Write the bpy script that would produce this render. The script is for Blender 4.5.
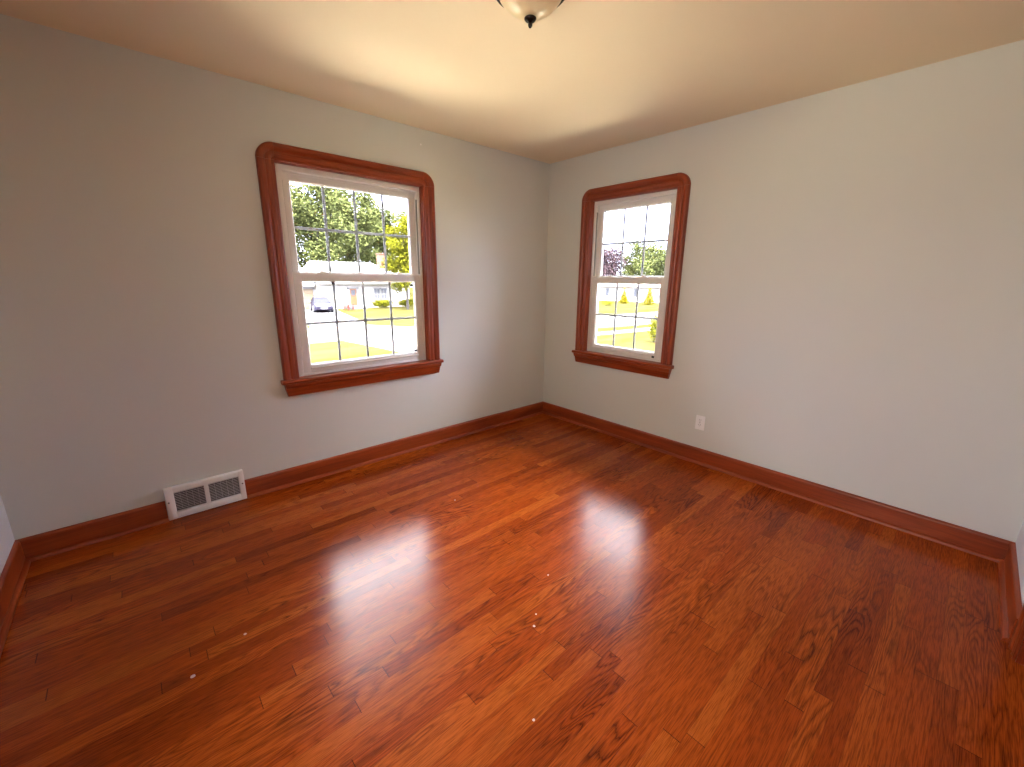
import bpy, bmesh, math, random
from math import pi, sin, cos, radians
from mathutils import Vector, Matrix

for o in list(bpy.data.objects):
    bpy.data.objects.remove(o, do_unlink=True)
S = bpy.context.scene
COL = S.collection
random.seed(7)

# ------------------------------------------------------------------ camera
CAM = Vector((-3.1349, -2.9663, 1.3847))
F_PX, YAW, PITCH, ROLL = 418.2126, 0.8353, -0.2437, 0.0095
cd = bpy.data.cameras.new('camera')
cam = bpy.data.objects.new('camera', cd)
COL.objects.link(cam)
fw = Vector((cos(PITCH)*cos(YAW), cos(PITCH)*sin(YAW), sin(PITCH)))
rt = fw.cross(Vector((0, 0, 1))).normalized()
up = rt.cross(fw)
r2 = cos(ROLL)*rt + sin(ROLL)*up
u2 = -sin(ROLL)*rt + cos(ROLL)*up
m = Matrix((r2, u2, -fw)).transposed().to_4x4()
m.translation = CAM
cam.matrix_world = m
cd.sensor_fit = 'HORIZONTAL'
cd.sensor_width = 36.0
cd.lens = F_PX*36.0/1024.0
cd.clip_start = 0.02
cd.clip_end = 500
S.camera = cam

# ------------------------------------------------------------------ exposure
vs = S.view_settings
vs.view_transform = 'Standard'
vs.look = 'None'
vs.gamma = 1.0
vs.use_curve_mapping = False
vs.exposure = 0.54

# ------------------------------------------------------------------ sky
SKY = 22.0
world = bpy.data.worlds.new('sky')
S.world = world
world.use_nodes = True
nt = world.node_tree
nt.nodes.clear()
wo = nt.nodes.new('ShaderNodeOutputWorld')
bg = nt.nodes.new('ShaderNodeBackground')
tc = nt.nodes.new('ShaderNodeTexCoord')
sp = nt.nodes.new('ShaderNodeSeparateXYZ')
cr = nt.nodes.new('ShaderNodeValToRGB')
for i, (p, c) in enumerate(((0.0, (0.24, 0.24, 0.30)), (0.30, (0.375, 0.40, 0.64)), (0.55, (1.35, 1.34, 1.44)), (1.0, (2.30, 2.32, 2.50)))):
    e = cr.color_ramp.elements[i] if i < 2 else cr.color_ramp.elements.new(p)
    e.position = p
    e.color = (*c, 1)
nt.links.new(tc.outputs['Generated'], sp.inputs[0])
nt.links.new(sp.outputs['Z'], cr.inputs['Fac'])
nt.links.new(cr.outputs['Color'], bg.inputs['Color'])
bg.inputs['Strength'].default_value = SKY
nt.links.new(bg.outputs[0], wo.inputs[0])

# ------------------------------------------------------------------ sun (behind the house, so none enters the room)
sl = bpy.data.lights.new('sun', 'SUN')
sl.energy = 36.0
sl.angle = radians(2.0)
sl.color = (1.0, 0.93, 0.80)
so = bpy.data.objects.new('sun', sl)
COL.objects.link(so)
so.location = (-10, -20, 25)
so.rotation_euler = Vector((0.22, 0.38, -0.90)).to_track_quat('-Z', 'Y').to_euler()

# ------------------------------------------------------------------ added fill lamp out of view behind the camera, brightening the room
al = bpy.data.lights.new('fill_light', 'AREA')
al.shape = 'RECTANGLE'
al.size = 0.74
al.size_y = 1.2
al.energy = 21.0
al.spread = radians(132)
al.color = (1.0, 0.92, 0.80)
ao = bpy.data.objects.new('fill_light', al)
COL.objects.link(ao)
ao.location = (-3.84, -2.62, 1.40)
ao.rotation_euler = Vector((1.0, 0.16, 0.03)).to_track_quat('-Z', 'Z').to_euler()

# ------------------------------------------------------------------ room measures
L, W, H = 3.73, 3.297, 2.44
T = 0.20


# ------------------------------------------------------------------ material helpers
def new_mat(name):
    mt = bpy.data.materials.new(name)
    mt.use_nodes = True
    n = mt.node_tree
    b = n.nodes['Principled BSDF']
    return mt, n, b


def node(n, kind, **kw):
    x = n.nodes.new(kind)
    for k, v in kw.items():
        if k.startswith('i_'):
            x.inputs[k[2:]].default_value = v
        else:
            setattr(x, k, v)
    return x


def mth(n, op, a, b=None, c=None, clamp=False):
    x = n.nodes.new('ShaderNodeMath')
    x.operation = op
    x.use_clamp = clamp
    for i, v in enumerate((a, b, c)):
        if v is None:
            continue
        if isinstance(v, (int, float)):
            x.inputs[i].default_value = v
        else:
            n.links.new(v, x.inputs[i])
    return x.outputs[0]


def ramp(n, fac, stops):
    r = n.nodes.new('ShaderNodeValToRGB')
    e = r.color_ramp.elements
    while len(e) < len(stops):
        e.new(0.5)
    for i, (p, c) in enumerate(stops):
        e[i].position = p
        e[i].color = (*c, 1) if len(c) == 3 else c
    n.links.new(fac, r.inputs['Fac'])
    return r.outputs['Color']


def mixc(n, fac, a, b, blend='MIX'):
    x = n.nodes.new('ShaderNodeMix')
    x.data_type = 'RGBA'
    x.blend_type = blend
    for s, v in ((x.inputs[0], fac), (x.inputs[6], a), (x.inputs[7], b)):
        if isinstance(v, (int, float)):
            s.default_value = v
        elif isinstance(v, tuple):
            s.default_value = (*v, 1)
        else:
            n.links.new(v, s)
    return x.outputs[2]


def comb(n, x, y, z):
    c = n.nodes.new('ShaderNodeCombineXYZ')
    for i, v in enumerate((x, y, z)):
        if isinstance(v, (int, float)):
            c.inputs[i].default_value = v
        else:
            n.links.new(v, c.inputs[i])
    return c.outputs[0]


def noise(n, vec, scale=1.0, detail=2.0, rough=0.5, dist=0.0):
    x = n.nodes.new('ShaderNodeTexNoise')
    x.inputs['Scale'].default_value = scale
    x.inputs['Detail'].default_value = detail
    x.inputs['Roughness'].default_value = rough
    x.inputs['Distortion'].default_value = dist
    n.links.new(vec, x.inputs['Vector'])
    return x.outputs['Fac']


def bump(n, b, h, strength, distance):
    x = n.nodes.new('ShaderNodeBump')
    x.inputs['Strength'].default_value = strength
    x.inputs['Distance'].default_value = distance
    n.links.new(h, x.inputs['Height'])
    n.links.new(x.outputs[0], b.inputs['Normal'])


def geo_pos(n):
    g = n.nodes.new('ShaderNodeNewGeometry')
    return g.outputs['Position']


def obj_pos(n):
    return n.nodes.new('ShaderNodeTexCoord').outputs['Object']


def plain(name, col, rough=0.5, metal=0.0, var=0.06, vscale=6.0, bmp=0.0, bscale=200.0):
    """A surface with slight procedural unevenness of tone."""
    mt, n, b = new_mat(name)
    p = obj_pos(n)
    f = noise(n, p, vscale, 3)
    dark = tuple(c*(1-var) for c in col)
    lite = tuple(min(1, c*(1+var)) for c in col)
    n.links.new(mixc(n, f, dark, lite), b.inputs['Base Color'])
    b.inputs['Roughness'].default_value = rough
    b.inputs['Metallic'].default_value = metal
    if bmp:
        bump(n, b, noise(n, p, bscale, 2), bmp, 0.002)
    return mt


def paint(name, col, bscale=150.0, rough=0.6):
    mt, n, b = new_mat(name)
    p = geo_pos(n)
    f = noise(n, p, 1.3, 3)
    n.links.new(mixc(n, f, tuple(c*0.97 for c in col), tuple(c*1.03 for c in col)), b.inputs['Base Color'])
    b.inputs['Roughness'].default_value = rough
    b.inputs['Specular IOR Level'].default_value = 0.35
    bump(n, b, noise(n, p, bscale, 3, 0.6), 0.25, 0.0015)
    return mt


def trim_wood(name, axis):
    """Stained oak, grain along the given object axis."""
    mt, n, b = new_mat(name)
    s = n.nodes.new('ShaderNodeSeparateXYZ')
    n.links.new(geo_pos(n), s.inputs[0])
    o = [s.outputs[i] for i in range(3)]
    sc = [1.6 if i == axis else 22.0 for i in range(3)]
    v = comb(n, *[mth(n, 'MULTIPLY', o[i], sc[i]) for i in range(3)])
    g1 = noise(n, v, 1.0, 4, 0.6, 0.6)
    sc2 = [6.0 if i == axis else 260.0 for i in range(3)]
    v2 = comb(n, *[mth(n, 'MULTIPLY', o[i], sc2[i]) for i in range(3)])
    g2 = noise(n, v2, 1.0, 2)
    base = ramp(n, g1, [(0.25, (0.185, 0.024, 0.004)), (0.5, (0.285, 0.043, 0.007)), (0.75, (0.355, 0.066, 0.012))])
    fine = ramp(n, g2, [(0.35, (0.62, 0.55, 0.5)), (0.6, (1, 1, 1))])
    n.links.new(mixc(n, 0.55, base, fine, 'MULTIPLY'), b.inputs['Base Color'])
    b.inputs['Roughness'].default_value = 0.34
    b.inputs['Specular IOR Level'].default_value = 0.5
    b.inputs['Coat Weight'].default_value = 0.0
    b.inputs['Coat Roughness'].default_value = 0.25
    bump(n, b, g2, 0.15, 0.0006)
    return mt


def floor_wood():
    mt, n, b = new_mat('oak_floor')
    s = n.nodes.new('ShaderNodeSeparateXYZ')
    n.links.new(geo_pos(n), s.inputs[0])
    x, y = s.outputs[0], s.outputs[1]
    PW = 0.057
    v = mth(n, 'DIVIDE', mth(n, 'ADD', y, 10.0), PW)
    row = mth(n, 'FLOOR', v)
    fy = mth(n, 'FRACT', v)
    wn = n.nodes.new('ShaderNodeTexWhiteNoise')
    wn.noise_dimensions = '1D'
    n.links.new(row, wn.inputs['W'])
    rnd = wn.outputs['Value']
    # board length differs row by row; a low noise makes lengths uneven along a row too
    wob = noise(n, comb(n, mth(n, 'MULTIPLY', x, 0.55), mth(n, 'MULTIPLY', row, 7.31), 3.0), 1.0, 1)
    ln = mth(n, 'MULTIPLY_ADD', rnd, 0.45, 0.62)
    u = mth(n, 'ADD', mth(n, 'DIVIDE', mth(n, 'ADD', x, 20.0), ln),
            mth(n, 'ADD', mth(n, 'MULTIPLY', rnd, 31.7), mth(n, 'MULTIPLY', wob, 1.1)))
    idx = mth(n, 'FLOOR', u)
    fx = mth(n, 'FRACT', u)
    w2 = n.nodes.new('ShaderNodeTexWhiteNoise')
    w2.noise_dimensions = '2D'
    n.links.new(comb(n, row, idx, 0.0), w2.inputs['Vector'])
    pr = w2.outputs['Value']
    sc = n.nodes.new('ShaderNodeSeparateColor')
    n.links.new(w2.outputs['Color'], sc.inputs[0])
    pr2, pr3 = sc.outputs[1], sc.outputs[2]
    # cathedral grain: contour lines of a noise stretched along the board
    gv = comb(n, mth(n, 'ADD', mth(n, 'MULTIPLY', x, 1.5), mth(n, 'MULTIPLY', pr, 53.0)),
              mth(n, 'ADD', mth(n, 'MULTIPLY', y, 13.0), mth(n, 'MULTIPLY', pr2, 37.0)),
              mth(n, 'MULTIPLY', pr3, 19.0))
    h = noise(n, gv, 1.0, 1.0, 0.4, 0.2)
    fine = noise(n, comb(n, mth(n, 'MULTIPLY', x, 9.0), mth(n, 'MULTIPLY', y, 150.0), pr), 1.0, 2)
    hh = mth(n, 'ADD', h, mth(n, 'MULTIPLY', fine, 0.03))
    ring = mth(n, 'FRACT', mth(n, 'MULTIPLY', hh, 17.0))
    ringc = ramp(n, ring, [(0.0, (0.24, 0.20, 0.18)), (0.20, (0.82, 0.80, 0.78)), (0.6, (1.08, 1.08, 1.06)), (1.0, (0.48, 0.44, 0.42))])
    # stronger in some places than in others
    gate = noise(n, comb(n, mth(n, 'MULTIPLY', x, 1.2), mth(n, 'MULTIPLY', y, 3.0), pr), 1.0, 2)
    gatef = ramp(n, gate, [(0.42, (0.13, 0.13, 0.13)), (0.66, (0.95, 0.95, 0.95))])
    base = ramp(n, pr, [(0.0, (0.255, 0.039, 0.0045)), (0.3, (0.335, 0.055, 0.0060)), (0.65, (0.365, 0.066, 0.0075)), (1.0, (0.43, 0.094, 0.012))])
    tone = noise(n, comb(n, mth(n, 'MULTIPLY', x, 0.9), mth(n, 'MULTIPLY', y, 1.6), 0.0), 1.0, 3)
    base = mixc(n, 0.55, base, ramp(n, tone, [(0.3, (0.62, 0.56, 0.52)), (0.7, (1.16, 1.17, 1.15))]), 'MULTIPLY')
    c = mixc(n, gatef, base, ringc, 'MULTIPLY')
    pores = noise(n, comb(n, mth(n, 'MULTIPLY', x, 16.0), mth(n, 'MULTIPLY', y, 420.0), pr), 1.0, 2)
    c = mixc(n, 0.66, c, ramp(n, pores, [(0.36, (0.40, 0.35, 0.31)), (0.56, (1.06, 1.06, 1.06))]), 'MULTIPLY')
    # seams
    ey = mth(n, 'MINIMUM', fy, mth(n, 'SUBTRACT', 1.0, fy))
    gy = mth(n, 'LESS_THAN', ey, 0.010)
    ex = mth(n, 'MULTIPLY', mth(n, 'MINIMUM', fx, mth(n, 'SUBTRACT', 1.0, fx)), ln)
    gx = mth(n, 'LESS_THAN', ex, 0.0013)
    seam = mth(n, 'MAXIMUM', mth(n, 'MULTIPLY', gy, 0.42), mth(n, 'MULTIPLY', gx, 0.8))
    c = mixc(n, seam, c, (0.045, 0.010, 0.003))
    # pale paint drips and scuffs left on the boards
    tot = None
    for (px, py, r) in SPOTS:
        d = mth(n, 'SQRT', mth(n, 'ADD', mth(n, 'POWER', mth(n, 'SUBTRACT', x, px), 2.0), mth(n, 'POWER', mth(n, 'SUBTRACT', y, py), 2.0)))
        k = mth(n, 'LESS_THAN', mth(n, 'MULTIPLY_ADD', fine, r*0.8, d), r*1.3)
        tot = k if tot is None else mth(n, 'MAXIMUM', tot, k)
    c = mixc(n, mth(n, 'MULTIPLY', tot, 0.7), c, (0.75, 0.66, 0.6))
    n.links.new(c, b.inputs['Base Color'])
    rg = mth(n, 'MULTIPLY_ADD', tone, 0.09, 0.17)
    n.links.new(rg, b.inputs['Roughness'])
    b.inputs['Specular IOR Level'].default_value = 0.155
    b.inputs['Coat Weight'].default_value = 0.0
    b.inputs['Coat Roughness'].default_value = 0.22
    hmap = mth(n, 'SUBTRACT', mth(n, 'MULTIPLY', pores, 0.25), mth(n, 'MAXIMUM', gy, gx))
    bump(n, b, hmap, 0.22, 0.0012)
    return mt


def glass_mat():
    mt = bpy.data.materials.new('window_glass')
    mt.use_nodes = True
    n = mt.node_tree
    n.nodes.clear()
    out = n.nodes.new('ShaderNodeOutputMaterial')
    tr = n.nodes.new('ShaderNodeBsdfTransparent')
    tr.inputs[0].default_value = (0.97, 0.98, 0.975, 1)
    gl = n.nodes.new('ShaderNodeBsdfGlossy')
    gl.inputs['Roughness'].default_value = 0.02
    fr = n.nodes.new('ShaderNodeFresnel')
    fr.inputs['IOR'].default_value = 1.35
    mx = n.nodes.new('ShaderNodeMixShader')
    n.links.new(fr.outputs[0], mx.inputs[0])
    n.links.new(tr.outputs[0], mx.inputs[1])
    n.links.new(gl.outputs[0], mx.inputs[2])
    n.links.new(mx.outputs[0], out.inputs[0])
    return mt


def leaf_mat(name, c1, c2, c3, trans=0.35):
    mt, n, b = new_mat(name)
    f = noise(n, geo_pos(n), 2.1, 3, 0.7)
    n.links.new(ramp(n, f, [(0.3, c1), (0.5, c2), (0.7, c3)]), b.inputs['Base Color'])
    b.inputs['Roughness'].default_value = 0.8
    b.inputs['Specular IOR Level'].default_value = 0.0
    return mt


def ground_mat(name, c1, c2, sc=0.6, stretch=(1, 1)):
    mt, n, b = new_mat(name)
    s = n.nodes.new('ShaderNodeSeparateXYZ')
    n.links.new(geo_pos(n), s.inputs[0])
    v = comb(n, mth(n, 'MULTIPLY', s.outputs[0], stretch[0]), mth(n, 'MULTIPLY', s.outputs[1], stretch[1]), 0.0)
    f = noise(n, v, sc, 5, 0.65)
    n.links.new(ramp(n, f, [(0.35, c1), (0.65, c2)]), b.inputs['Base Color'])
    b.inputs['Roughness'].default_value = 0.95
    b.inputs['Specular IOR Level'].default_value = 0.0
    return mt


SPOTS = [(-1.832, -1.799, 0.0045), (-2.049, -1.933, 0.004), (-2.1, -1.972, 0.0055), (-2.369, -2.24, 0.005), (-3.171, -1.323, 0.008), (-2.994, -1.235, 0.006), (-1.767, -0.917, 0.004)]

M = {}
M['wall'] = paint('grey_wall_paint', (0.655, 0.665, 0.615))
M['side'] = paint('pale_wall_paint', (0.70, 0.69, 0.67))
M['ceil'] = paint('cream_ceiling_paint', (0.82, 0.695, 0.50), 90.0, 0.8)
M['floor'] = floor_wood()
M['wx'] = trim_wood('stained_oak_along_x', 0)
M['wy'] = trim_wood('stained_oak_along_y', 1)
M['wz'] = trim_wood('stained_oak_upright', 2)
M['vinyl'] = plain('white_vinyl', (0.78, 0.755, 0.71), 0.4, 0, 0.02)
M['white'] = plain('white_plastic', (0.90, 0.89, 0.88), 0.3, 0, 0.02)
M['grille'] = plain('grey_muntin', (0.26, 0.26, 0.265), 0.4, 0, 0.03)
M['dark'] = plain('dark_plastic', (0.03, 0.03, 0.03), 0.5)
M['track'] = plain('grey_track', (0.25, 0.24, 0.21), 0.5)
M['glass'] = glass_mat()
M['vent'] = plain('white_enamelled_steel', (0.86, 0.85, 0.81), 0.35, 0.0, 0.03)
M['louvre'] = plain('grey_louvre_steel', (0.62, 0.61, 0.60), 0.45, 0.0, 0.03)
M['ventdark'] = plain('dark_duct', (0.06, 0.055, 0.05), 0.8)
M['screw'] = plain('steel_screw', (0.12, 0.10, 0.09), 0.4, 0.8)
M['bronze'] = plain('dark_bronze', (0.014, 0.008, 0.005), 0.25, 0.7)
M['alab'] = plain('alabaster_glass', (0.72, 0.59, 0.36), 0.36, 0, 0.10, 14.0)


# ------------------------------------------------------------------ geometry helpers
class MB:
    def __init__(self):
        self.bm = bmesh.new()

    def box(self, a, b, bev=0.0, seg=2, mat=None):
        lo = [min(a[i], b[i]) for i in range(3)]
        hi = [max(a[i], b[i]) for i in range(3)]
        t = bmesh.new()
        bmesh.ops.create_cube(t, size=1.0)
        for v in t.verts:
            v.co = Vector([lo[i] + (v.co[i]+0.5)*(hi[i]-lo[i]) for i in range(3)])
        if bev > 0:
            bmesh.ops.bevel(t, geom=list(t.edges), offset=min(bev, 0.45*min(hi[i]-lo[i] for i in range(3))), segments=seg, affect='EDGES', profile=0.5)
        self.merge(t, mat)
        return self

    def merge(self, t, mat=None):
        if mat is not None:
            bmesh.ops.transform(t, matrix=mat, verts=list(t.verts))
        me = bpy.data.meshes.new('tmp')
        t.to_mesh(me)
        t.free()
        self.bm.from_mesh(me)
        bpy.data.meshes.remove(me)

    def prism(self, pts, fn, t0, t1):
        """Extrude a closed 2-D outline from t0 to t1; fn(a, b, t) gives the 3-D point."""
        n = len(pts)
        A = [self.bm.verts.new(fn(p[0], p[1], t0)) for p in pts]
        B = [self.bm.verts.new(fn(p[0], p[1], t1)) for p in pts]
        for i in range(n):
            j = (i+1) % n
            self.bm.faces.new((A[i], A[j], B[j], B[i]))
        self.bm.faces.new(A[::-1])
        self.bm.faces.new(B)
        return self

    def loft(self, rings, caps=True, closed=True):
        R = [[self.bm.verts.new(p) for p in r] for r in rings]
        n = len(R[0])
        for k in range(len(R)-1):
            for i in range(n if closed else n-1):
                j = (i+1) % n
                self.bm.faces.new((R[k][i], R[k][j], R[k+1][j], R[k+1][i]))
        if caps:
            self.bm.faces.new(R[0][::-1])
            self.bm.faces.new(R[-1])
        return self

    def lathe(self, prof, n=32, c=(0, 0, 0), axis='z'):
        def f(r, h, a):
            if axis == 'z':
                return Vector((c[0]+r*cos(a), c[1]+r*sin(a), c[2]+h))
            if axis == 'x':
                return Vector((c[0]+h, c[1]+r*cos(a), c[2]+r*sin(a)))
            return Vector((c[0]+r*cos(a), c[1]+h, c[2]+r*sin(a)))
        self.loft([[f(max(r, 1e-4), h, 2*pi*i/n) for i in range(n)] for r, h in prof])
        return self

    def tube(self, pts, rad, n=8):
        rings = []
        for k, p in enumerate(pts):
            p = Vector(p)
            a = Vector(pts[max(0, k-1)])
            b = Vector(pts[min(len(pts)-1, k+1)])
            d = (b-a).normalized()
            e = d.cross(Vector((0.31, 0.17, 0.93))).normalized()
            g = d.cross(e)
            r = rad[k] if isinstance(rad, (list, tuple)) else rad
            rings.append([p + r*(cos(2*pi*i/n)*e + sin(2*pi*i/n)*g) for i in range(n)])
        self.loft(rings)
        return self

    def build(self, name, mat, parent=None, smooth=False, loc=None, rotz=0.0):
        bmesh.ops.recalc_face_normals(self.bm, faces=list(self.bm.faces))
        me = bpy.data.meshes.new(name)
        self.bm.to_mesh(me)
        self.bm.free()
        me.materials.append(mat)
        if smooth:
            for p in me.polygons:
                p.use_smooth = True
            try:
                me.set_sharp_from_angle(angle=radians(38))
            except Exception:
                pass
        o = bpy.data.objects.new(name, me)
        COL.objects.link(o)
        if parent is not None:
            o.parent = parent
        if loc is not None:
            o.location = loc
        o.rotation_euler.z = rotz
        return o


def empty(name, loc, rotz=0.0):
    o = bpy.data.objects.new(name, None)
    o.empty_display_size = 0.1
    COL.objects.link(o)
    o.location = loc
    o.rotation_euler.z = rotz
    return o


def tag(o, label=None, cat=None, group=None, kind=None):
    if label:
        o['label'] = label
    if cat:
        o['category'] = cat
    if group:
        o['group'] = group
    if kind:
        o['kind'] = kind
    return o


def struct(o, label, cat):
    return tag(o, label, cat, None, 'structure')


# ------------------------------------------------------------------ room shell
C0, C1, DH = -1.61, -0.845, 2.03      # closet door opening in the near wall
Z_SILL, Z_HEAD = 0.715, 2.075
W1 = (-2.388, -1.358)
W2 = (-1.322, -0.502)      # y range

fl = MB().box((-L-T, -W-T, -0.12), (T, T, 0)).build('floor', M['floor'])
struct(fl, 'orange stained oak strip floor with paint drips and glossy patches', 'floor')
ce = MB().box((-L-T, -W-T, H), (T, T, H+0.25)).build('ceiling', M['ceil'])
struct(ce, 'warm cream painted ceiling', 'ceiling')

b = MB()
b.box((-L-T, 0, 0), (W1[0], T, H)).box((W1[1], 0, 0), (T, T, H))
b.box((W1[0], 0, 0), (W1[1], T, Z_SILL)).box((W1[0], 0, Z_HEAD), (W1[1], T, H))
struct(b.build('wall_back', M['wall']), 'grey painted wall with the wider window and the floor vent', 'wall')
b = MB()
b.box((0, W2[1], 0), (T, 0, H)).box((0, -W-T, 0), (T, W2[0], H))
b.box((0, W2[0], 0), (T, W2[1], Z_SILL)).box((0, W2[0], Z_HEAD), (T, W2[1], H))
struct(b.build('wall_right', M['wall']), 'grey painted wall with the narrower window and the outlet', 'wall')
# opening added behind the camera for the fill lamp
D0, D1 = -3.03, -2.21
b = MB()
b.box((-L-T, D1, 0), (-L, 0, H)).box((-L-T, -W, 0), (-L, D0, H)).box((-L-T, D0, DH), (-L, D1, H))
struct(b.build('wall_left', M['side']), 'pale wall seen as a sliver at the left edge', 'wall')
b = MB()
b.box((-L-T, -W-T, 0), (C0, -W, H)).box((C1, -W-T, 0), (0, -W, H)).box((C0, -W-T, DH), (C1, -W, H))
struct(b.build('wall_front', M['side']), 'pale wall seen as a sliver at the right edge', 'wall')


# baseboards -----------------------------------------------------------------
BB = [(0, 0), (0.018, 0), (0.018, 0.108), (0.0165, 0.114), (0.012, 0.119), (0.006, 0.1213), (0, 0.1213)]
SH = [(0.018, 0)] + [(0.018 + 0.017*cos(a), 0.019*sin(a)) for a in [i*pi/2/6 for i in range(7)]]


def baseboard(name, side, spans, label, mat):
    fns = {'back': lambda a, z, t: (t, -a, z), 'right': lambda a, z, t: (-a, t, z),
           'left': lambda a, z, t: (-L+a, t, z), 'front': lambda a, z, t: (t, -W+a, z)}
    b, s = MB(), MB()
    for t0, t1 in spans:
        b.prism(BB, fns[side], t0, t1)
        s.prism(SH, fns[side], t0, t1)
    o = struct(b.build(name, mat, smooth=True), label, 'baseboard')
    s.build('shoe_molding', mat, o, smooth=True)


VX0, VX1 = -3.155, -2.763
baseboard('baseboard_back', 'back', [(-L, VX0-0.002), (VX1+0.002, -0.0)], 'stained oak baseboard along the wall with the floor vent', M['wx'])
baseboard('baseboard_right', 'right', [(-W, -0.018)], 'stained oak baseboard below the outlet', M['wy'])
baseboard('baseboard_left', 'left', [(D1+0.10, -0.018)], 'stained oak baseboard at the left edge', M['wy'])
baseboard('baseboard_front', 'front', [(-L+0.02, C0-0.10), (C1+0.10, -0.018)], 'stained oak baseboard at the right edge', M['wx'])


# ------------------------------------------------------------------ casing profile (u from inner edge, height from wall)
CW = 0.095
CP = [(0, 0), (0, 0.013), (0.003, 0.017), (0.009, 0.019), (0.014, 0.0165), (0.018, 0.0165), (0.022, 0.020), (0.032, 0.0225),
      (0.042, 0.020), (0.046, 0.0165), (0.050, 0.0165), (0.054, 0.021), (0.060, 0.027), (0.068, 0.031), (0.080, 0.033), (0.088, 0.031),
      (0.093, 0.026), (0.095, 0.020), (0.095, 0)]


def casing_leg(b, edge, sgn, z0, z1):
    b.prism(CP, lambda u, h, t: (edge + sgn*u, -h, t), z0, z1)


def casing_head(b, zedge, u0, u1):
    b.prism(CP, lambda u, h, t: (t, -h, zedge + u), u0, u1)


def casing_corner(b, cx, cz, sgn):
    n = 14
    rings = []
    for k in range(n+1):
        a = pi/2*k/n
        rings.append([(cx + sgn*max(u, 1e-3)*cos(a), -h, cz + max(u, 1e-3)*sin(a)) for u, h in CP])
    b.loft(rings)


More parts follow.
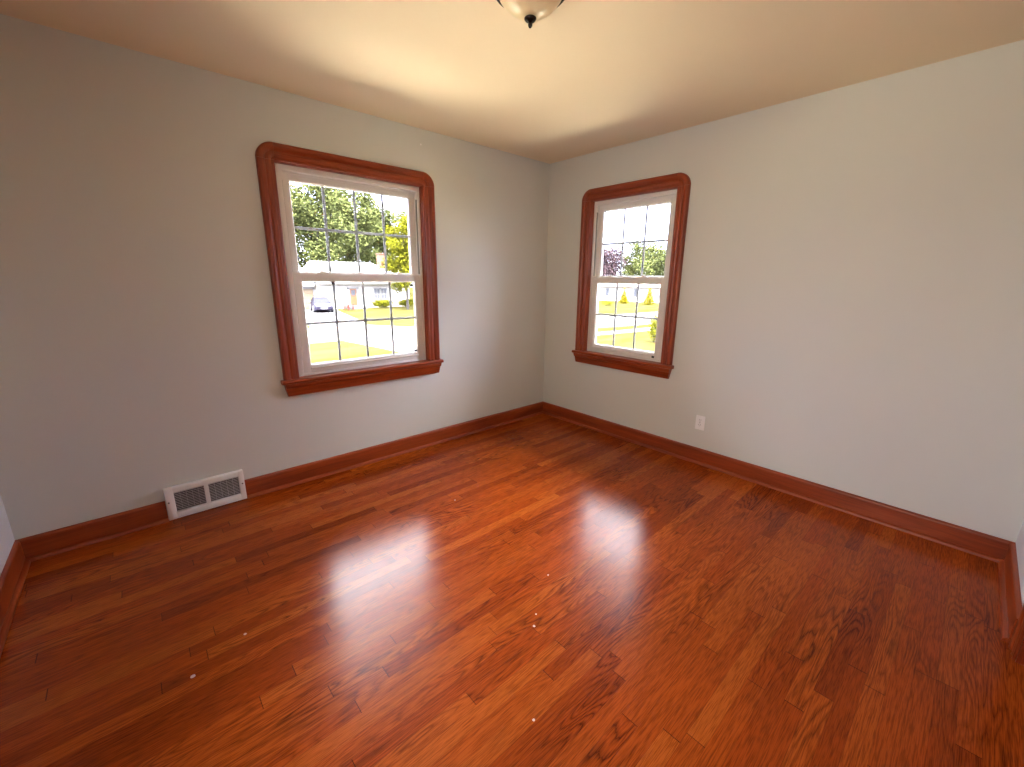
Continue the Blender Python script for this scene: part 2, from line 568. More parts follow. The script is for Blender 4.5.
def make_window(name, loc, rotz, hw, gl, gr, ncol, locks, tabs, label, woods):
    """Double-hung vinyl window in a stained casing. Local frame: x along the wall, y outward, z up."""
    wx, wz = woods
    root = struct(empty(name, loc, rotz), label, 'window')
    z0 = loc[2]
    zb, zt = 0.735 - z0, 2.054 - z0
    # --- stained trim
    for s in (-1, 1):
        b = MB(); casing_leg(b, s*hw, s, zb, zt - 0.0005)
        b.build('side_casing', wz, root, smooth=True)
        b = MB(); casing_corner(b, s*(hw+0.0005), zt+0.0005, s)
        b.build('corner_block', wz, root, smooth=True)
    b = MB(); casing_head(b, zt, -hw, hw)
    b.build('head_casing', wx, root, smooth=True)
    ox = hw + CW
    st = [(0.035, -0.026), (-0.044, -0.026), (-0.051, -0.022), (-0.054, -0.014), (-0.052, -0.006), (-0.047, -0.001), (0.035, 0)]
    b = MB()
    b.prism([(p[0], zb + p[1]) for p in st], lambda a, z, t: (t, a, z), -hw, hw)
    for s in (-1, 1):
        hs = [(0, zb-0.026)] + [(p[0], zb+p[1]) for p in st[1:-1]] + [(0, zb)]
        b.prism(hs, lambda a, z, t: (t, a, z), s*hw, s*(ox + 0.016))
    b.build('stool', wx, root, smooth=True)
    ap = [(0, -0.026), (-0.043, -0.026), (-0.045, -0.034), (-0.043, -0.044), (-0.040, -0.052), (-0.037, -0.056), (-0.032, -0.058),
          (-0.031, -0.062), (-0.028, -0.105), (-0.025, -0.111), (0, -0.113)]
    b = MB()
    rings = []
    for s in (-1, 1):   # the ends return into the wall following the same profile
        rings.append([(s*(ox + 0.002 + 0.20*(z + 0.026)), a, zb + z) for a, z in ap])
    b.loft(rings)
    b.build('apron', wx, root, smooth=True)
    # --- wood jamb lining the hole
    b = MB()
    for s in (-1, 1):
        b.box((s*(hw - 0.004), -0.0, zb), (s*(hw + 0.014), T-0.03, zt+0.014), 0.001, 1)
    b.box((-hw - 0.0, -0.0, zt-0.004), (hw + 0.0, T-0.03, zt+0.014), 0.001, 1)
    b.build('wood_jamb', wz, root)
    # --- vinyl frame
    hf = hw - 0.004
    fi_l, fi_r = gl - 0.050, gr + 0.050      # inner faces of the frame
    zh = 2.018 - z0                          # underside of frame head
    f = MB()
    f.box((-hf, 0.030, zb), (fi_l, 0.135, zt-0.004), 0.003)
    f.box((fi_r, 0.030, zb), (hf, 0.135, zt-0.004), 0.003)
    f.box((fi_l-0.002, 0.030, zh), (fi_r+0.002, 0.135, zt-0.004), 0.003)
    f.box((fi_l-0.002, 0.032, zb), (fi_r+0.002, 0.145, zb+0.014), 0.003)
    f.box((fi_l-0.002, 0.066, zh-0.010), (fi_r+0.002, 0.072, zh+0.01), 0.001)        # parting stop
    fr = f.build('vinyl_frame', M['vinyl'], root, smooth=True)
    # side tracks above the lower sash, with a short white cover at the head
    tr = MB()
    for s, e in ((-1, fi_l), (1, fi_r)):
        tr.box((e, 0.044, 1.420-z0), (e - s*0.004, 0.058, zh-0.055))
    tr.build('balance_track', M['track'], fr)
    cv = MB()
    for s, e in ((-1, fi_l), (1, fi_r)):
        cv.box((e, 0.036, zh-0.055), (e - s*0.010, 0.066, zh-0.001), 0.002)
    cv.build('track_cover', M['vinyl'], fr)

    def sash(nm, v0, v1, za, zc, zd, ze):
        """za bottom, zc glass bottom, zd glass top, ze top"""
        sb = MB()
        bev = 0.0025
        sb.box((fi_l+0.002, v0, za), (gl, v1, ze), bev)
        sb.box((gr, v0, za), (fi_r-0.002, v1, ze), bev)
        sb.box((gl-0.002, v0, za), (gr+0.002, v1, zc), bev)
        sb.box((gl-0.002, v0, zd), (gr+0.002, v1, ze), bev)
        # glazing bead, a thin slope around the glass
        t = 0.007
        q = v0 + 0.008
        for s, e in ((1, gl), (-1, gr)):
            sb.prism([(0, q), (t, q+0.006), (t, v1-0.008), (0, v1-0.008)], lambda a, y, z, e=e, s=s: (e + s*a, y, z), zc, zd)
        sb.prism([(0, q), (t, q+0.006), (t, v1-0.008), (0, v1-0.008)], lambda a, y, x: (x, y, zc + a), gl, gr)
        sb.prism([(0, q), (t, q+0.006), (t, v1-0.008), (0, v1-0.008)], lambda a, y, x: (x, y, zd - a), gl, gr)
        o = sb.build(nm, M['vinyl'], root, smooth=True)
        vm = (v0+v1)/2
        g = MB().box((gl+t-0.002, vm-0.008, zc+t-0.002), (gr-t+0.002, vm+0.008, zd-t+0.002))
        g.build('glass_pane', M['glass'], o)
        k = MB()
        for i in range(1, ncol):
            x = gl + (gr-gl)*i/ncol
            k.box((x-0.009, vm-0.003, zc+t), (x+0.009, vm+0.003, zd-t), 0.002, 1)
        zm = (zc+zd)/2
        k.box((gl+t, vm-0.0032, zm-0.009), (gr-t, vm+0.0032, zm+0.009), 0.002, 1)
        k.build('muntin_grid', M['grille'], o, smooth=True)
        return o
    up_ = sash('upper_sash', 0.076, 0.108, 1.372-z0, 1.418-z0, 1.974-z0, 2.020-z0)
    lo = sash('lower_sash', 0.036, 0.068, 0.750-z0, 0.803-z0, 1.364-z0, 1.412-z0)
    # lift rail along the foot of the lower sash
    lr = MB()
    lr.prism([(0.0365, 0.790), (0.024, 0.788), (0.022, 0.784), (0.025, 0.780), (0.0365, 0.778)], lambda a, z, t: (t, a, z-z0), gl+0.0, gr-0.0)
    lr.build('lift_rail', M['vinyl'], lo, smooth=True)
    for x in locks:
        c = MB()
        zz = 1.412-z0
        c.box((x-0.034, 0.040, zz), (x+0.034, 0.066, zz+0.006), 0.003)
        c.lathe([(0.014, 0.004), (0.014, 0.012), (0.011, 0.018), (0.004, 0.019)], 18, (x, 0.053, zz))
        c.prism([(-0.012, -0.006), (0.014, -0.006), (0.034, -0.003), (0.036, 0.003), (0.014, 0.008), (-0.012, 0.008)],
                lambda a, y, z, x=x: (x+a, 0.050+y, zz+z), 0.010, 0.016)
        c.build('sash_lock', M['vinyl'], lo, smooth=True)
    for (x, z) in tabs:
        c = MB().box((x-0.012, 0.034, z-z0-0.009), (x+0.012, 0.046, z-z0+0.009), 0.003)
        c.build('dark_tab', M['dark'], lo, smooth=True)
    return root


w1c = (-2.3685-1.3775)/2
make_window('window_1', (w1c, 0, 0.62), 0.0, (2.3685-1.3775)/2, -2.275-w1c, -1.449-w1c, 4,
            (-2.135-w1c, -1.575-w1c), ((-1.478-w1c, 1.333), (-1.470-w1c, 0.822), (-2.075-w1c, 1.350)),
            'wider window in a rounded oak casing, four panes across, facing the house with the parked car', (M['wx'], M['wz']))
w2c = (0.519+1.304)/2
make_window('window_2', (0, -w2c, 0.62), -pi/2, (1.304-0.519)/2, 0.592-w2c, 1.214-w2c, 3,
            (0.72-w2c, 1.05-w2c), ((1.205-w2c, 0.770),),
            'narrower window in a rounded oak casing, three panes across, right of the corner', (M['wy'], M['wz']))

# ------------------------------------------------------------------ closet door on the near wall, only its casing edge shows
dr = struct(empty('door_1', ((C0+C1)/2, -W, 0)), 'oak door casing edge at the far right of the photo', 'door')
hwid = (C1-C0)/2
for s in (-1, 1):
    MB().prism(CP, lambda u, h, t, s=s: (s*(hwid+u), h*0.45, t), 0.0, DH).build('side_casing', M['wz'], dr, smooth=True)
    MB().loft([[(s*(hwid+max(u, 1e-3)*cos(a)), h*0.45, DH+max(u, 1e-3)*sin(a)) for u, h in CP] for a in [pi/2*k/10 for k in range(11)]]).build('corner_block', M['wz'], dr, smooth=True)
MB().prism(CP, lambda u, h, t: (t, h*0.45, DH+u), -hwid, hwid).build('head_casing', M['wx'], dr, smooth=True)
b = MB()
b.box((-hwid+0.012, -0.075, 0.008), (hwid-0.012, -0.040, DH-0.012), 0.002)
for (xa, xb, za, zb_) in ((-hwid+0.11, -0.04, 0.22, 0.90), (0.04, hwid-0.11, 0.22, 0.90), (-hwid+0.11, -0.04, 1.05, 1.88), (0.04, hwid-0.11, 1.05, 1.88)):
    b.box((xa, -0.042, za), (xb, -0.034, zb_), 0.006)
pn = b.build('door_panel', M['wz'], dr, smooth=True)
MB().lathe([(0.026, 0), (0.026, 0.006), (0.010, 0.012), (0.010, 0.03), (0.022, 0.038), (0.027, 0.048), (0.022, 0.06), (0.008, 0.064)], 20, (hwid-0.075, -0.040, 0.95), 'y').build('door_knob', M['bronze'], pn, smooth=True)
b = MB()
for s in (-1, 1):
    b.box((s*hwid, -T, 0), (s*(hwid-0.012), 0, DH))
b.box((-hwid, -T, DH-0.012), (hwid, 0, DH))
b.build('door_jamb', M['wz'], dr)
# casing of the added fill-lamp opening, and a box blocking the sky behind
dw = struct(empty('fill_doorway', (-L, (D0+D1)/2, 0), 0), 'unseen doorway added behind the camera for the fill lamp', 'doorway')
hd = (D1-D0)/2
for s in (-1, 1):
    MB().prism(CP, lambda u, h, t, s=s: (h, s*(hd+u), t), 0.0, DH).build('side_casing', M['wz'], dw, smooth=True)
MB().prism(CP, lambda u, h, t: (h, t, DH+u), -hd-CW, hd+CW).build('head_casing', M['wy'], dw, smooth=True)
b = MB()
b.box((-L-1.4, -W-0.2, -0.12), (-L-T, -1.2, 0)).box((-L-1.4, -W-0.2, H), (-L-T, -1.2, H+0.1)).box((-L-1.5, -W-0.3, -0.12), (-L-1.4, -1.1, H+0.1))
b.box((-L-1.4, -1.2, -0.12), (-L-T, -1.1, H+0.1)).box((-L-1.4, -W-0.3, -0.12), (-L-T, -W-0.2, H+0.1))
struct(b.build('wall_sky_block', M['side']), 'unseen pale box added to keep sky light out of the fill doorway', 'wall')  # added only to shut out sky and sun behind the opening

# ------------------------------------------------------------------ wall register
vx, vw, vh = (VX0+VX1)/2, (VX1-VX0), 0.196
rg = tag(empty('wall_register', (vx, 0, 0.004)), 'white metal air vent with two louvred grilles breaking the baseboard', 'vent')
hwv = vw/2
PR = 0.032     # how far it stands off the wall
b = MB()
GX = ((-hwv+0.042, -0.011), (0.011, hwv-0.030))
gz0, gz1 = 0.040, vh-0.034
b.box((-hwv, -PR, 0), (GX[0][0], -0.0, vh), 0.004)
b.box((GX[1][1], -PR, 0), (hwv, -0.0, vh), 0.004)
b.box((GX[0][0]-0.003, -PR, 0), (GX[1][1]+0.003, -0.0, gz0), 0.004)
b.box((GX[0][0]-0.003, -PR, gz1), (GX[1][1]+0.003, -0.0, vh), 0.004)
b.box((GX[0][1], -PR, gz0-0.003), (GX[1][0], -0.01, gz1+0.003), 0.002)
face = b.build('vent_face', M['vent'], rg, smooth=True)
MB().box((GX[0][0]-0.002, -0.008, gz0-0.002), (GX[1][1]+0.002, -0.002, gz1+0.002)).build('duct_back', M['ventdark'], rg)
for gx0, gx1 in GX:
    b = MB()
    nl = 12
    for i in range(nl):
        z = gz0 + (gz1-gz0)*(i+0.5)/nl
        b.prism([(-PR+0.003, z+0.0006), (-PR+0.014, z-0.0030), (-PR+0.014, z-0.0006), (-PR+0.003, z+0.0036)], lambda y, zz, t: (t, y, zz), gx0-0.001, gx1+0.001)
    for i in range(1, 5):
        x = gx0 + (gx1-gx0)*i/5
        b.box((x-0.0005, -PR+0.010, gz0), (x+0.0005, -PR+0.018, gz1))
    b.build('louvre_grille', M['louvre'], rg)
for x in (-hwv+0.013, hwv-0.013):
    MB().lathe([(0.0045, 0.002), (0.0045, 0.0), (0.003, -0.0015)], 12, (x, -PR, vh*0.56), 'y').build('screw', M['screw'], rg, smooth=True)

# ------------------------------------------------------------------ outlet
ol = tag(empty('wall_outlet', (0, -1.672, 0.327), -pi/2), 'small white duplex outlet low on the grey wall right of the narrower window', 'outlet')
MB().box((-0.035, -0.006, -0.057), (0.035, 0, 0.057), 0.003).build('cover_plate', M['white'], ol, smooth=True)
for s in (-1, 1):
    b = MB()
    pts = []
    for k in range(28):
        a = 2*pi*k/28
        pts.append((0.0165*cos(a), max(-0.0125, min(0.0125, 0.0165*sin(a)))))
    b.prism(pts, lambda a, z, y: (a, y, z + s*0.0195), -0.0085, -0.004)
    rc = b.build('receptacle', M['white'], ol)
    d = MB()
    for x in (-0.0065, 0.0065):
        d.box((x-0.0011, -0.0090, s*0.0195), (x+0.0011, -0.0080, s*0.0195+0.008))
    d.lathe([(0.0024, -0.0090), (0.0024, -0.0080)], 12, (0, 0, s*0.0195-0.0065), 'y')
    d.build('socket_slots', M['dark'], rc)
MB().lathe([(0.003, -0.0058), (0.003, -0.0068), (0.002, -0.0074)], 12, (0, 0, 0), 'y').build('screw', M['screw'], ol, smooth=True)

# ------------------------------------------------------------------ ceiling light
lt = tag(empty('ceiling_light', (-1.868, -1.648, H)), 'dome ceiling light of cream glass with a dark bronze finial', 'ceiling light')
MB().lathe([(0.08, 0.0), (0.116, -0.004), (0.124, -0.012), (0.130, -0.026), (0.134, -0.032), (0.134, -0.038), (0.128, -0.042), (0.09, -0.040)], 56).build('ceiling_pan', M['bronze'], lt, smooth=True)
dome = [(0.122, -0.036)]
for k in range(1, 17):
    t = k/16
    r = 0.122*(1-t)
    dome.append((max(r, 0.002), -0.044 - 0.070*(1-(r/0.122)**2.3)))
MB().lathe(dome, 64).build('glass_dome', M['alab'], lt, smooth=True)
MB().lathe([(0.004, -0.108), (0.019, -0.114), (0.0225, -0.117), (0.0225, -0.120), (0.018, -0.126), (0.010, -0.131), (0.0075, -0.133), (0.0085, -0.137), (0.0075, -0.142), (0.004, -0.147), (0.001, -0.149)], 28).build('finial', M['bronze'], lt, smooth=True)

# small wall plug left near the ceiling
pg = MB().lathe([(0.006, 0.0), (0.006, -0.003), (0.003, -0.004)], 14, (-1.372, 0, 2.335), 'y').build('wall_plug', M['white'], None, True)
tag(pg, 'tiny white plug on the wall above the wider window near the ceiling', 'wall plug')

# ------------------------------------------------------------------ outside
G = -2.0
M['lawn'] = ground_mat('lawn_grass', (0.017, 0.0152, 0.0042), (0.034, 0.031, 0.0105), 0.5, (0.35, 1.6))
M['road'] = ground_mat('pale_concrete_road', (0.055, 0.053, 0.052), (0.075, 0.073, 0.071), 0.4)
M['bounce_slab'] = ground_mat('pale_bounce_ground', (0.50, 0.45, 0.33), (0.57, 0.51, 0.38), 0.4)  # pale tone chosen to throw neutral light up into the room
M['drive'] = ground_mat('concrete_driveway', (0.055, 0.054, 0.056), (0.078, 0.076, 0.077), 0.4)
M['siding'] = plain('cream_siding', (0.30, 0.28, 0.24), 0.6, 0, 0.04, 1.0)
M['roof'] = plain('pale_shingle_roof', (0.11, 0.108, 0.112), 0.9, 0, 0.06, 2.0)
M['pinkroof'] = plain('faded_red_shingles', (0.11, 0.078, 0.072), 0.9, 0, 0.08, 2.0)
M['brick'] = plain('chimney_brick', (0.09, 0.036, 0.020), 0.9, 0, 0.2, 8.0)
M['tan'] = plain('tan_garage_door', (0.10, 0.072, 0.036), 0.6, 0, 0.04, 2.0)
M['trimw'] = plain('white_house_trim', (0.14, 0.137, 0.13), 0.5, 0, 0.03)
M['doorw'] = plain('orange_front_door', (0.10, 0.036, 0.009), 0.5, 0, 0.1, 3.0)
M['pane'] = plain('grey_window_pane', (0.035, 0.038, 0.045), 0.4, 0, 0.05)
M['carp'] = plain('dark_violet_car_paint', (0.011, 0.0095, 0.018), 0.5, 0.0, 0.03)
M['carp'].node_tree.nodes['Principled BSDF'].inputs['Specular IOR Level'].default_value = 0.08
M['carg'] = plain('car_glass', (0.007, 0.007, 0.012), 0.45, 0, 0.03)
M['carg'].node_tree.nodes['Principled BSDF'].inputs['Specular IOR Level'].default_value = 0.04
M['tyre'] = plain('tyre_rubber', (0.02, 0.02, 0.02), 0.8)
M['lamp'] = plain('headlamp', (0.14, 0.14, 0.15), 0.4)
M['red'] = plain('red_paint', (0.10, 0.015, 0.009), 0.5)
M['bark'] = plain('tree_bark', (0.022, 0.017, 0.014), 0.9, 0, 0.2, 6.0)
M['lf_mid'] = leaf_mat('green_leaves', (0.0250, 0.0310, 0.0115), (0.0480, 0.0560, 0.0200), (0.0830, 0.0900, 0.0260))
M['lf_yel'] = leaf_mat('yellow_green_leaves', (0.0428, 0.0478, 0.0040), (0.0756, 0.0756, 0.0060), (0.1058, 0.1008, 0.0100))
M['lf_gold'] = leaf_mat('golden_leaves', (0.0634, 0.0547, 0.0034), (0.1094, 0.0893, 0.0046), (0.1440, 0.1152, 0.0070))
M['lf_pur'] = leaf_mat('plum_leaves', (0.0216, 0.0144, 0.0182), (0.0360, 0.0240, 0.0278), (0.0528, 0.0360, 0.0384))


def poly_ground(name, pts, z, mat, label, cat):
    b = MB()
    b.prism(pts, lambda a, c, t: (a, c, t), z-0.05, z)
    return struct(b.build(name, mat), label, cat)


poly_ground('lawn', [(-60, 0.6), (0.6, 0.6), (0.6, -30), (150, -30), (150, 150), (-60, 150)], G, M['lawn'], 'sunlit yellow-green lawns outside the windows', 'lawn')
poly_ground('road', [(-60, 21.2), (5.3, 20.4), (14, 17.4), (25, 15.0), (60, 11), (120, 6), (120, 13), (60, 19.5), (37.5, 21.6), (30, 21.9), (11.8, 24.4), (5, 24.9), (-60, 26)],
            G+0.03, M['road'], 'pale street between the lawns outside', 'road')
poly_ground('driveway', [(13.9, 46.2), (10.3, 28.9), (9.8, 27.4), (11.6, 24.2), (4.6, 24.7), (6.2, 28.6), (8.9, 46.2)], G+0.02, M['drive'], 'pale driveway leading to the garage across the street', 'driveway')
poly_ground('driveway.001', [(5.34, 20.6), (6.0, 15.2), (6.3, 6.0), (10.6, 6.0), (11.2, 15.2), (12.4, 18.2)], G+0.02, M['drive'], 'pale driveway on the near side of the street', 'driveway')
poly_ground('sidewalk', [(12.2, 14.9), (23.2, 13.5), (60, 9.4), (60, 8.3), (23.0, 12.4), (12.2, 13.8)], G+0.025, M['road'], 'pale sidewalk beyond the narrower window', 'sidewalk')


poly_ground('bounce_slab', [(-9, 0.5), (0.5, 0.5), (0.5, -9), (6.0, -9), (6.0, 7.5), (-9, 7.5)], G+0.03, M['bounce_slab'], 'unseen pale slab added below the windows to bounce sunlight indoors', 'bounce_slab')  # added below the line of sight as a reflector for the ceiling


def leaf_cloud(blobs, n, size, seed=0):
    """n small folded leaves scattered through the given ellipsoids (cx, cy, cz, rx, ry, rz)."""
    rnd = random.Random(seed)
    bm = bmesh.new()
    vols = [b[3]*b[4]*b[5] for b in blobs]
    tot = sum(vols)
    for bl, vol in zip(blobs, vols):
        k = max(6, int(n*vol/tot))
        for _ in range(k):
            d = Vector((rnd.gauss(0, 1), rnd.gauss(0, 1), rnd.gauss(0, 1))).normalized()
            r = rnd.random()**0.42
            r *= 0.86 + 0.2*sin(5*d.x + 3*d.z + seed)*sin(4*d.y - 6*d.z + seed*2)
            c = Vector((bl[0] + d.x*r*bl[3], bl[1] + d.y*r*bl[4], bl[2] + d.z*r*bl[5]))
            s = size*rnd.uniform(0.6, 1.3)
            a = Vector((rnd.gauss(0, 1), rnd.gauss(0, 1), rnd.gauss(0, 0.6))).normalized()
            e = a.cross(Vector((rnd.gauss(0, 1), rnd.gauss(0, 1), rnd.gauss(0, 1)))).normalized()
            nn = a.cross(e)
            v = [bm.verts.new(c - a*s), bm.verts.new(c + e*s*0.5 + nn*s*0.15), bm.verts.new(c + a*s), bm.verts.new(c - e*s*0.5 + nn*s*0.15)]
            bm.faces.new((v[0], v[1], v[2]))
            bm.faces.new((v[0], v[2], v[3]))
    return bm


def tree(x, y, h, r, base, mat, label, group=None, n=5000, size=0.22, seed=1, lean=0.0, thick=1.0, name='leafy_tree'):
    """trunk, limbs and a crown made of several leaf masses"""
    rnd = random.Random(seed)
    root = tag(empty(name, (x, y, G)), label, 'tree', group)
    b = MB()
    b.tube([(0, 0, -0.05), (0.03*h*lean, 0, 0.25*h), (0.06*h*lean, 0.02*h, 0.55*h), (0.05*h*lean, 0, 0.86*h)], [0.028*h*thick, 0.021*h*thick, 0.014*h*thick, 0.004*h*thick], 10)
    for k in range(9):
        a = k*2.4 + seed
        z0 = h*(0.22 + 0.06*k)
        rr = r*(0.75 - 0.04*k)
        b.tube([(0, 0, z0), (rr*0.45*cos(a), rr*0.45*sin(a), z0+0.09*h), (rr*cos(a), rr*sin(a), z0+0.22*h)], [0.010*h, 0.006*h, 0.002*h], 6)
    b.build('trunk', M['bark'], root, smooth=True)
    blobs = []
    zc = (base+h)/2
    rz = (h-base)/2
    blobs.append((0, 0, zc, r*0.72, r*0.72, rz*0.82))
    for k in range(11):
        a = k*2.399 + seed*1.3
        t = (k+0.5)/11
        zz = base + (h-base)*(0.14 + 0.78*t)
        rad = r*math.sqrt(max(0.05, 1-((zz-zc)/rz)**2))*0.62
        q = r*rnd.uniform(0.34, 0.50)
        blobs.append((rad*cos(a), rad*sin(a), zz, q, q, q*0.8))
    mb = MB(); mb.bm.free(); mb.bm = leaf_cloud(blobs, n, size, seed)
    mb.build('crown', mat, root)
    return root


def shrub(name, x, y, rx, ry, h, mat, label, cat, n=900, size=0.09, seed=3, cone=False, group=None):
    root = tag(empty(name, (x, y, G)), label, cat, group)
    b = MB()
    for k in range(5):
        a = k*1.257
        b.tube([(0.12*rx*cos(a), 0.12*ry*sin(a), -0.03), (0.3*rx*cos(a), 0.3*ry*sin(a), h*0.35), (0.5*rx*cos(a), 0.5*ry*sin(a), h*(0.55 if cone else 0.75))], [0.03, 0.02, 0.008], 6)
    b.build('stems', M['bark'], root, smooth=True)
    if cone:
        blobs = [(0, 0, h*(0.12+0.80*t), rx*(1.0-0.86*t)*0.95, ry*(1.0-0.86*t)*0.95, h*0.17) for t in [i/6 for i in range(7)]]
    else:
        blobs = [(0, 0, h*0.5, rx, ry, h*0.52)]
        rnd = random.Random(seed)
        for k in range(8):
            blobs.append((rnd.uniform(-0.7, 0.7)*rx, rnd.uniform(-0.6, 0.6)*ry, h*rnd.uniform(0.35, 0.72), rx*0.33, ry*0.45, h*0.30))
    mb = MB(); mb.bm.free(); mb.bm = leaf_cloud(blobs, n, size, seed)
    mb.build('foliage', mat, root)
    return root


# ---- the house across the street
HY = 45.5
hs = tag(empty('house', (17.5, HY, G)), 'low cream ranch house with a white roof and attached garage across the street', 'house')


def hx(x, y, z):
    return (x-17.5, y-HY, z-G)


b = MB()
b.box(hx(12.3, HY, G), hx(23.2, HY+8, 0.95))
b.box(hx(6.6, HY+0.8, G), hx(12.3, HY+8, 0.70))
for i in range(18):     # lap siding
    z = G + 0.25 + i*0.155
    b.prism([(-0.0, z), (-0.03, z), (-0.0, z+0.14)], lambda a, zz, t: (t-17.5, a, zz-G), 12.3, 23.2)
b.build('wall', M['siding'], hs)
b = MB()
R0, R1 = hx(12.1, HY-0.5, 0.93), hx(23.5, HY-0.5, 0.93)
R2, R3 = hx(23.5, HY+8.5, 0.93), hx(12.1, HY+8.5, 0.93)
P0, P1 = hx(12.9, HY+4, 3.25), hx(20.3, HY+4, 3.25)
vv = [b.bm.verts.new(p) for p in (R0, R1, R2, R3, P0, P1)]
for f in ((0, 1, 5, 4), (1, 2, 5), (2, 3, 4, 5), (3, 0, 4), (0, 3, 2, 1)):
    b.bm.faces.new([vv[i] for i in f])
rf = b.build('roof', M['roof'], hs)
b = MB()
vv = [b.bm.verts.new(hx(*p)) for p in ((6.2, HY+0.3, 0.68), (12.3, HY+0.3, 0.68), (12.3, HY+8.5, 0.68), (6.2, HY+8.5, 0.68), (6.2, HY+4.3, 2.5), (12.3, HY+4.3, 2.5))]
for f in ((0, 1, 5, 4), (2, 3, 4, 5), (0, 4, 3), (1, 2, 5), (0, 3, 2, 1)):
    b.bm.faces.new([vv[i] for i in f])
b.build('garage_roof', M['roof'], hs)
MB().box(hx(12.1, HY-0.55, 0.72), hx(23.5, HY-0.45, 0.95)).box(hx(6.2, HY+0.22, 0.48), hx(12.1, HY+0.32, 0.70)).build('gutter', M['trimw'], hs)
MB().box(hx(20.9, HY+2.8, 1.6), hx(21.8, HY+3.7, 4.3)).box(hx(20.85, HY+2.75, 4.3), hx(21.85, HY+3.75, 4.42)).build('chimney', M['brick'], hs)
gd = MB().box(hx(9.2, HY+0.72, G+0.05), hx(12.0, HY+0.80, 0.20), 0.01)
for i in range(4):
    for j in range(4):
        x0 = 9.3 + j*0.68
        gd.box(hx(x0, HY+0.69, G+0.15+i*0.52), hx(x0+0.58, HY+0.73, G+0.55+i*0.52), 0.01)
gdo = gd.build('garage_door', M['tan'], hs)
MB().box(hx(9.05, HY+0.66, G), hx(9.2, HY+0.8, 0.34)).box(hx(12.0, HY+0.66, G), hx(12.15, HY+0.8, 0.34)).box(hx(9.05, HY+0.66, 0.2), hx(12.15, HY+0.8, 0.34)).build('door_surround', M['trimw'], gdo)
fd = MB().box(hx(15.72, HY-0.06, -1.66), hx(16.46, HY, 0.20), 0.01).box(hx(15.84, HY-0.08, -1.5), hx(16.34, HY-0.05, -0.75), 0.01).build('front_door', M['doorw'], hs)
MB().box(hx(15.86, HY-0.085, -0.55), hx(16.32, HY-0.055, 0.05)).build('door_glass', M['pane'], fd)
MB().box(hx(15.45, HY-0.09, -1.66), hx(15.70, HY, 0.34)).box(hx(16.48, HY-0.09, -1.66), hx(16.73, HY, 0.34)).box(hx(15.45, HY-0.09, 0.20), hx(16.73, HY, 0.34)).build('door_frame', M['trimw'], fd)
MB().box(hx(15.0, HY-1.5, G), hx(17.1, HY-0.0, -1.68)).box(hx(15.2, HY-1.9, G), hx(16.9, HY-1.5, -1.84)).build('porch_step', M['drive'], hs)
for wx0 in (18.55, 19.40):
    wf = MB()
    wf.box(hx(wx0, HY-0.08, -1.12), hx(wx0+0.09, HY, 0.24)).box(hx(wx0+0.71, HY-0.08, -1.12), hx(wx0+0.80, HY, 0.24))
    wf.box(hx(wx0, HY-0.08, -1.12), hx(wx0+0.8, HY, -1.02)).box(hx(wx0, HY-0.08, 0.14), hx(wx0+0.8, HY, 0.24))
    wf.box(hx(wx0, HY-0.08, -0.49), hx(wx0+0.8, HY, -0.40)).box(hx(wx0+0.37, HY-0.07, -1.1), hx(wx0+0.43, HY, 0.2))
    w = wf.build('window', M['trimw'], hs)
    MB().box(hx(wx0+0.08, HY-0.05, -1.05), hx(wx0+0.72, HY-0.03, 0.16)).build('pane', M['pane'], w)
b = MB()
b.box(hx(17.05, HY-0.22, -0.16), hx(17.15, HY-0.0, -0.10)).lathe([(0.03, 0), (0.09, -0.05), (0.10, -0.24), (0.05, -0.30)], 12, hx(17.1, HY-0.18, -0.1))
b.build('porch_lamp', M['dark'], hs)

# red garden chair by the porch
ch = tag(empty('garden_chair', (14.4, HY-2.7, G), 0.5), 'red slatted garden chair beside the front door of the house with the garage', 'chair')
b = MB()
for i in range(5):
    b.box((-0.34, -0.36+i*0.13, 0.42-i*0.03), (0.34, -0.25+i*0.13, 0.445-i*0.03))
b.build('seat', M['red'], ch)
b = MB()
for i in range(5):
    x = -0.32 + i*0.14
    b.prism([(0.22, 0.30), (0.245, 0.30), (0.52, 1.10-abs(i-2)*0.05), (0.495, 1.10-abs(i-2)*0.05)], lambda y, z, t: (t, y, z), x, x+0.10)
b.build('backrest', M['red'], ch)
for s in (-1, 1):
    MB().box((s*0.36, -0.36, 0.0), (s*0.40, -0.24, 0.60)).build('leg', M['red'], ch)
    MB().prism([(0.24, 0.0), (0.36, 0.0), (0.30, 0.55), (0.20, 0.55)], lambda y, z, t: (t, y, z), s*0.36, s*0.40).build('leg', M['red'], ch)
    MB().box((s*0.32, -0.42, 0.60), (s*0.46, 0.36, 0.63), 0.01).build('armrest', M['red'], ch)


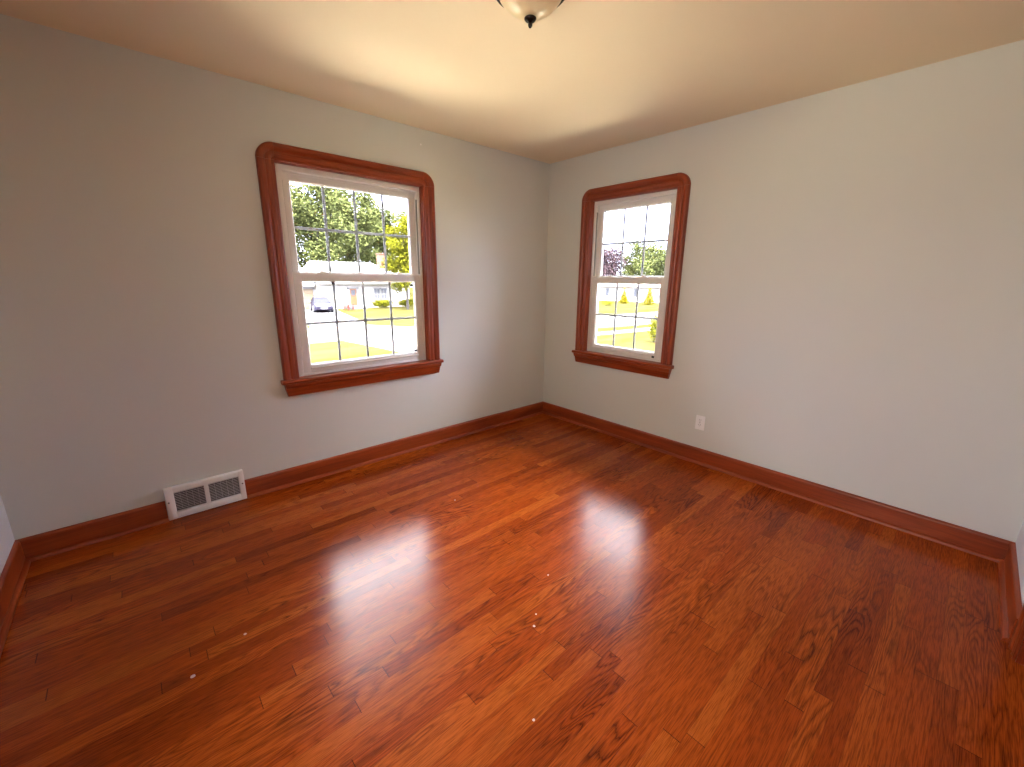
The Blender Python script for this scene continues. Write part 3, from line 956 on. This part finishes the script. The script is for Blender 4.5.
# ---- parked car
def make_car(loc, rz):
    c = tag(empty('car', loc, rz), 'dark violet car parked on the driveway across the street', 'car')
    # body sections along its length (x), front at +x
    def sec(x, w, zb, zs, crown):
        pts = []
        for yy, zz in ((-1, 0), (-1.0, 0.45), (-0.97, 0.85), (-0.90, 1.0), (-0.5, 1.0+crown), (0.5, 1.0+crown), (0.90, 1.0), (0.97, 0.85), (1.0, 0.45), (1, 0), (0.8, -0.04), (-0.8, -0.04)):
            pts.append((x, yy*w, zb + (zs-zb)*zz))
        return pts
    b = MB()
    b.loft([sec(-2.30, 0.72, 0.36, 0.84, 0.03), sec(-2.2, 0.82, 0.26, 0.94, 0.04), sec(-1.6, 0.90, 0.20, 0.97, 0.04), sec(-0.6, 0.91, 0.20, 0.94, 0.02), sec(0.5, 0.91, 0.20, 0.92, 0.02),
            sec(1.1, 0.90, 0.20, 0.88, 0.05), sec(1.9, 0.86, 0.22, 0.76, 0.05), sec(2.2, 0.78, 0.28, 0.68, 0.04), sec(2.32, 0.66, 0.34, 0.60, 0.03)])
    body = b.build('body', M['carp'], c, smooth=True)
    # greenhouse
    def cab(x, w, z0, wt, z1):
        return [(x[0], -w, z0), (x[1], -wt, z1), (x[1], wt, z1), (x[0], w, z0)]
    b = MB()
    b.loft([[(-1.95, -0.76, 0.93), (-1.95, 0.76, 0.93)], [(-1.15, -0.60, 1.40), (-1.15, 0.60, 1.40)]], caps=False, closed=False)
    b.bm.free(); b.bm = bmesh.new()
    low = [(-1.95, 0.78), (-0.5, 0.84), (0.5, 0.84), (1.15, 0.78)]
    top = [(-1.20, 0.58), (-0.6, 0.63), (0.1, 0.63), (0.35, 0.58)]
    b.loft([[(x, -w, 0.92) for x, w in low] + [(x, w, 0.92) for x, w in low[::-1]], [(x, -w, 1.40) for x, w in top] + [(x, w, 1.40) for x, w in top[::-1]]])
    b.build('glass', M['carg'], c)
    b = MB()
    rt_ = [(-1.28, 0.56), (-0.6, 0.645), (0.1, 0.645), (0.42, 0.57)]
    b.loft([[(x, -w, 1.385) for x, w in rt_] + [(x, w, 1.385) for x, w in rt_[::-1]], [(x*0.9, -w*0.8, 1.45) for x, w in rt_] + [(x*0.9, w*0.8, 1.45) for x, w in rt_[::-1]]])
    for s in (-1, 1):
        for (xa, xb) in ((-1.97, -1.22), (-0.40, -0.35), (1.17, 0.37)):
            b.tube([(xa, s*0.79, 0.92), (xb, s*0.595, 1.40)], 0.035, 6)
    b.build('roof', M['carp'], c, smooth=True)
    for x in (-1.42, 1.42):
        for s in (-1, 1):
            wl = MB().lathe([(0.20, -0.11), (0.31, -0.11), (0.33, -0.08), (0.33, 0.08), (0.31, 0.11), (0.20, 0.11)], 24, (x, s*0.83, 0.33), 'y').build('wheel', M['tyre'], c, smooth=True)
            MB().lathe([(0.20, -0.115), (0.20, 0.115)], 18, (x, s*0.83, 0.33), 'y').build('hub', M['track'], wl, smooth=True)
    for s in (-1, 1):
        MB().box((2.02, s*0.44, 0.60), (2.235, s*0.70, 0.72), 0.03).build('headlight', M['lamp'], c, smooth=True)
        MB().box((0.62, s*0.90, 0.93), (0.80, s*1.06, 1.06), 0.03).build('mirror', M['carp'], c, smooth=True)
    MB().box((2.22, -0.36, 0.42), (2.335, 0.36, 0.56), 0.01).build('grille', M['dark'], c)
    MB().box((2.30, -0.26, 0.37), (2.345, 0.26, 0.47)).build('number_plate', M['lamp'], c)
    return c


make_car((11.55, 42.6, G+0.02), radians(-102))

shrub('clipped_hedge', 19.0, 44.2, 1.50, 0.55, 1.0, M['lf_yel'], 'low clipped hedge under the double window of the house across the street', 'hedge', 3200, 0.075, 5)
shrub('clipped_hedge', 22.1, 44.2, 1.40, 0.55, 1.05, M['lf_yel'], 'low clipped hedge at the end of the house across the street, under the yellow-green tree', 'hedge', 3200, 0.075, 6)

tree(20.15, 40.4, 10.6, 2.9, 0.9, M['lf_yel'], 'yellow-green tree standing in front of the right end of the house across the street', n=10000, size=0.15, seed=11, thick=0.5)
TG = 'tall trees behind the house across the street'
tree(18.2, 64, 19.0, 6.3, 3.0, M['lf_mid'], 'tall green tree behind the garage across the street, leftmost in the wider window', TG, 15000, 0.24, 21)
tree(29.0, 78, 21.0, 6.9, 3.0, M['lf_mid'], 'tall green tree rising behind the middle of the white roof across the street', TG, 15000, 0.28, 22)
tree(41.3, 93, 21.5, 7.2, 3.0, M['lf_mid'], 'tall green tree behind the chimney of the house across the street', TG, 14000, 0.32, 23)
tree(43.2, 77.5, 18.0, 5.8, 2.5, M['lf_mid'], 'green tree behind the yellow-green tree, rightmost in the wider window', TG, 11000, 0.26, 24)

# ---- what the narrower window shows
h2 = tag(empty('house', (58.5, 36, G)), 'white house with a faded red roof far beyond the narrower window', 'house')
b = MB()
b.box((0, -9.0, 0), (8, 9.5, 2.45))
b.build('wall', M['siding'], h2)
b = MB()
vv = [b.bm.verts.new(p) for p in ((-0.5, -9.5, 2.4), (-0.5, 10, 2.4), (8.5, 10, 2.4), (8.5, -9.5, 2.4), (4, -6.5, 4.1), (4, 7.0, 4.1))]
for f in ((0, 1, 5, 4), (1, 2, 5), (2, 3, 4, 5), (3, 0, 4), (0, 3, 2, 1)):
    b.bm.faces.new([vv[i] for i in f])
b.build('roof', M['pinkroof'], h2)
for y0 in (-5.5, -1.0, 4.5):
    w = MB().box((-0.06, y0-0.08, 0.8), (0.0, y0+0.68, 2.1), 0.01).build('window', M['trimw'], h2)
    MB().box((-0.075, y0, 0.88), (-0.05, y0+0.6, 2.02)).build('pane', M['pane'], w)
shrub('conical_shrub', 52.8, 33.7, 0.95, 0.95, 2.45, M['lf_gold'], 'golden cone-shaped shrub left of its twin in front of the far white house', 'shrub', 1600, 0.09, 31, True, 'golden conical shrubs')
shrub('conical_shrub', 52.8, 29.5, 1.15, 1.15, 2.95, M['lf_gold'], 'golden cone-shaped shrub right of its twin in front of the far white house', 'shrub', 1900, 0.09, 32, True, 'golden conical shrubs')
shrub('low_shrub', 45.6, 31.6, 1.3, 0.9, 0.75, M['lf_yel'], 'low yellow-green shrub on the far lawn at the left of the narrower window', 'shrub', 700, 0.07, 33)
shrub('upright_shrub', 18.7, 9.15, 0.50, 0.50, 1.6, M['lf_yel'], 'near upright yellow-green shrub at the lower right of the narrower window', 'shrub', 1300, 0.055, 34)
T2 = 'trees behind the far white house'
tree(80, 57.5, 11.6, 5.6, 0.8, M['lf_pur'], 'plum-leaved tree behind the far white house, leftmost in the narrower window', T2, 9000, 0.25, 41)
tree(93, 56.0, 13.0, 6.2, 0.8, M['lf_mid'], 'green tree behind the far white house, middle of the narrower window', T2, 9000, 0.28, 42)
tree(80, 41.5, 11.4, 6.6, 0.8, M['lf_mid'], 'green tree behind the far white house, rightmost in the narrower window', T2, 10000, 0.25, 43)
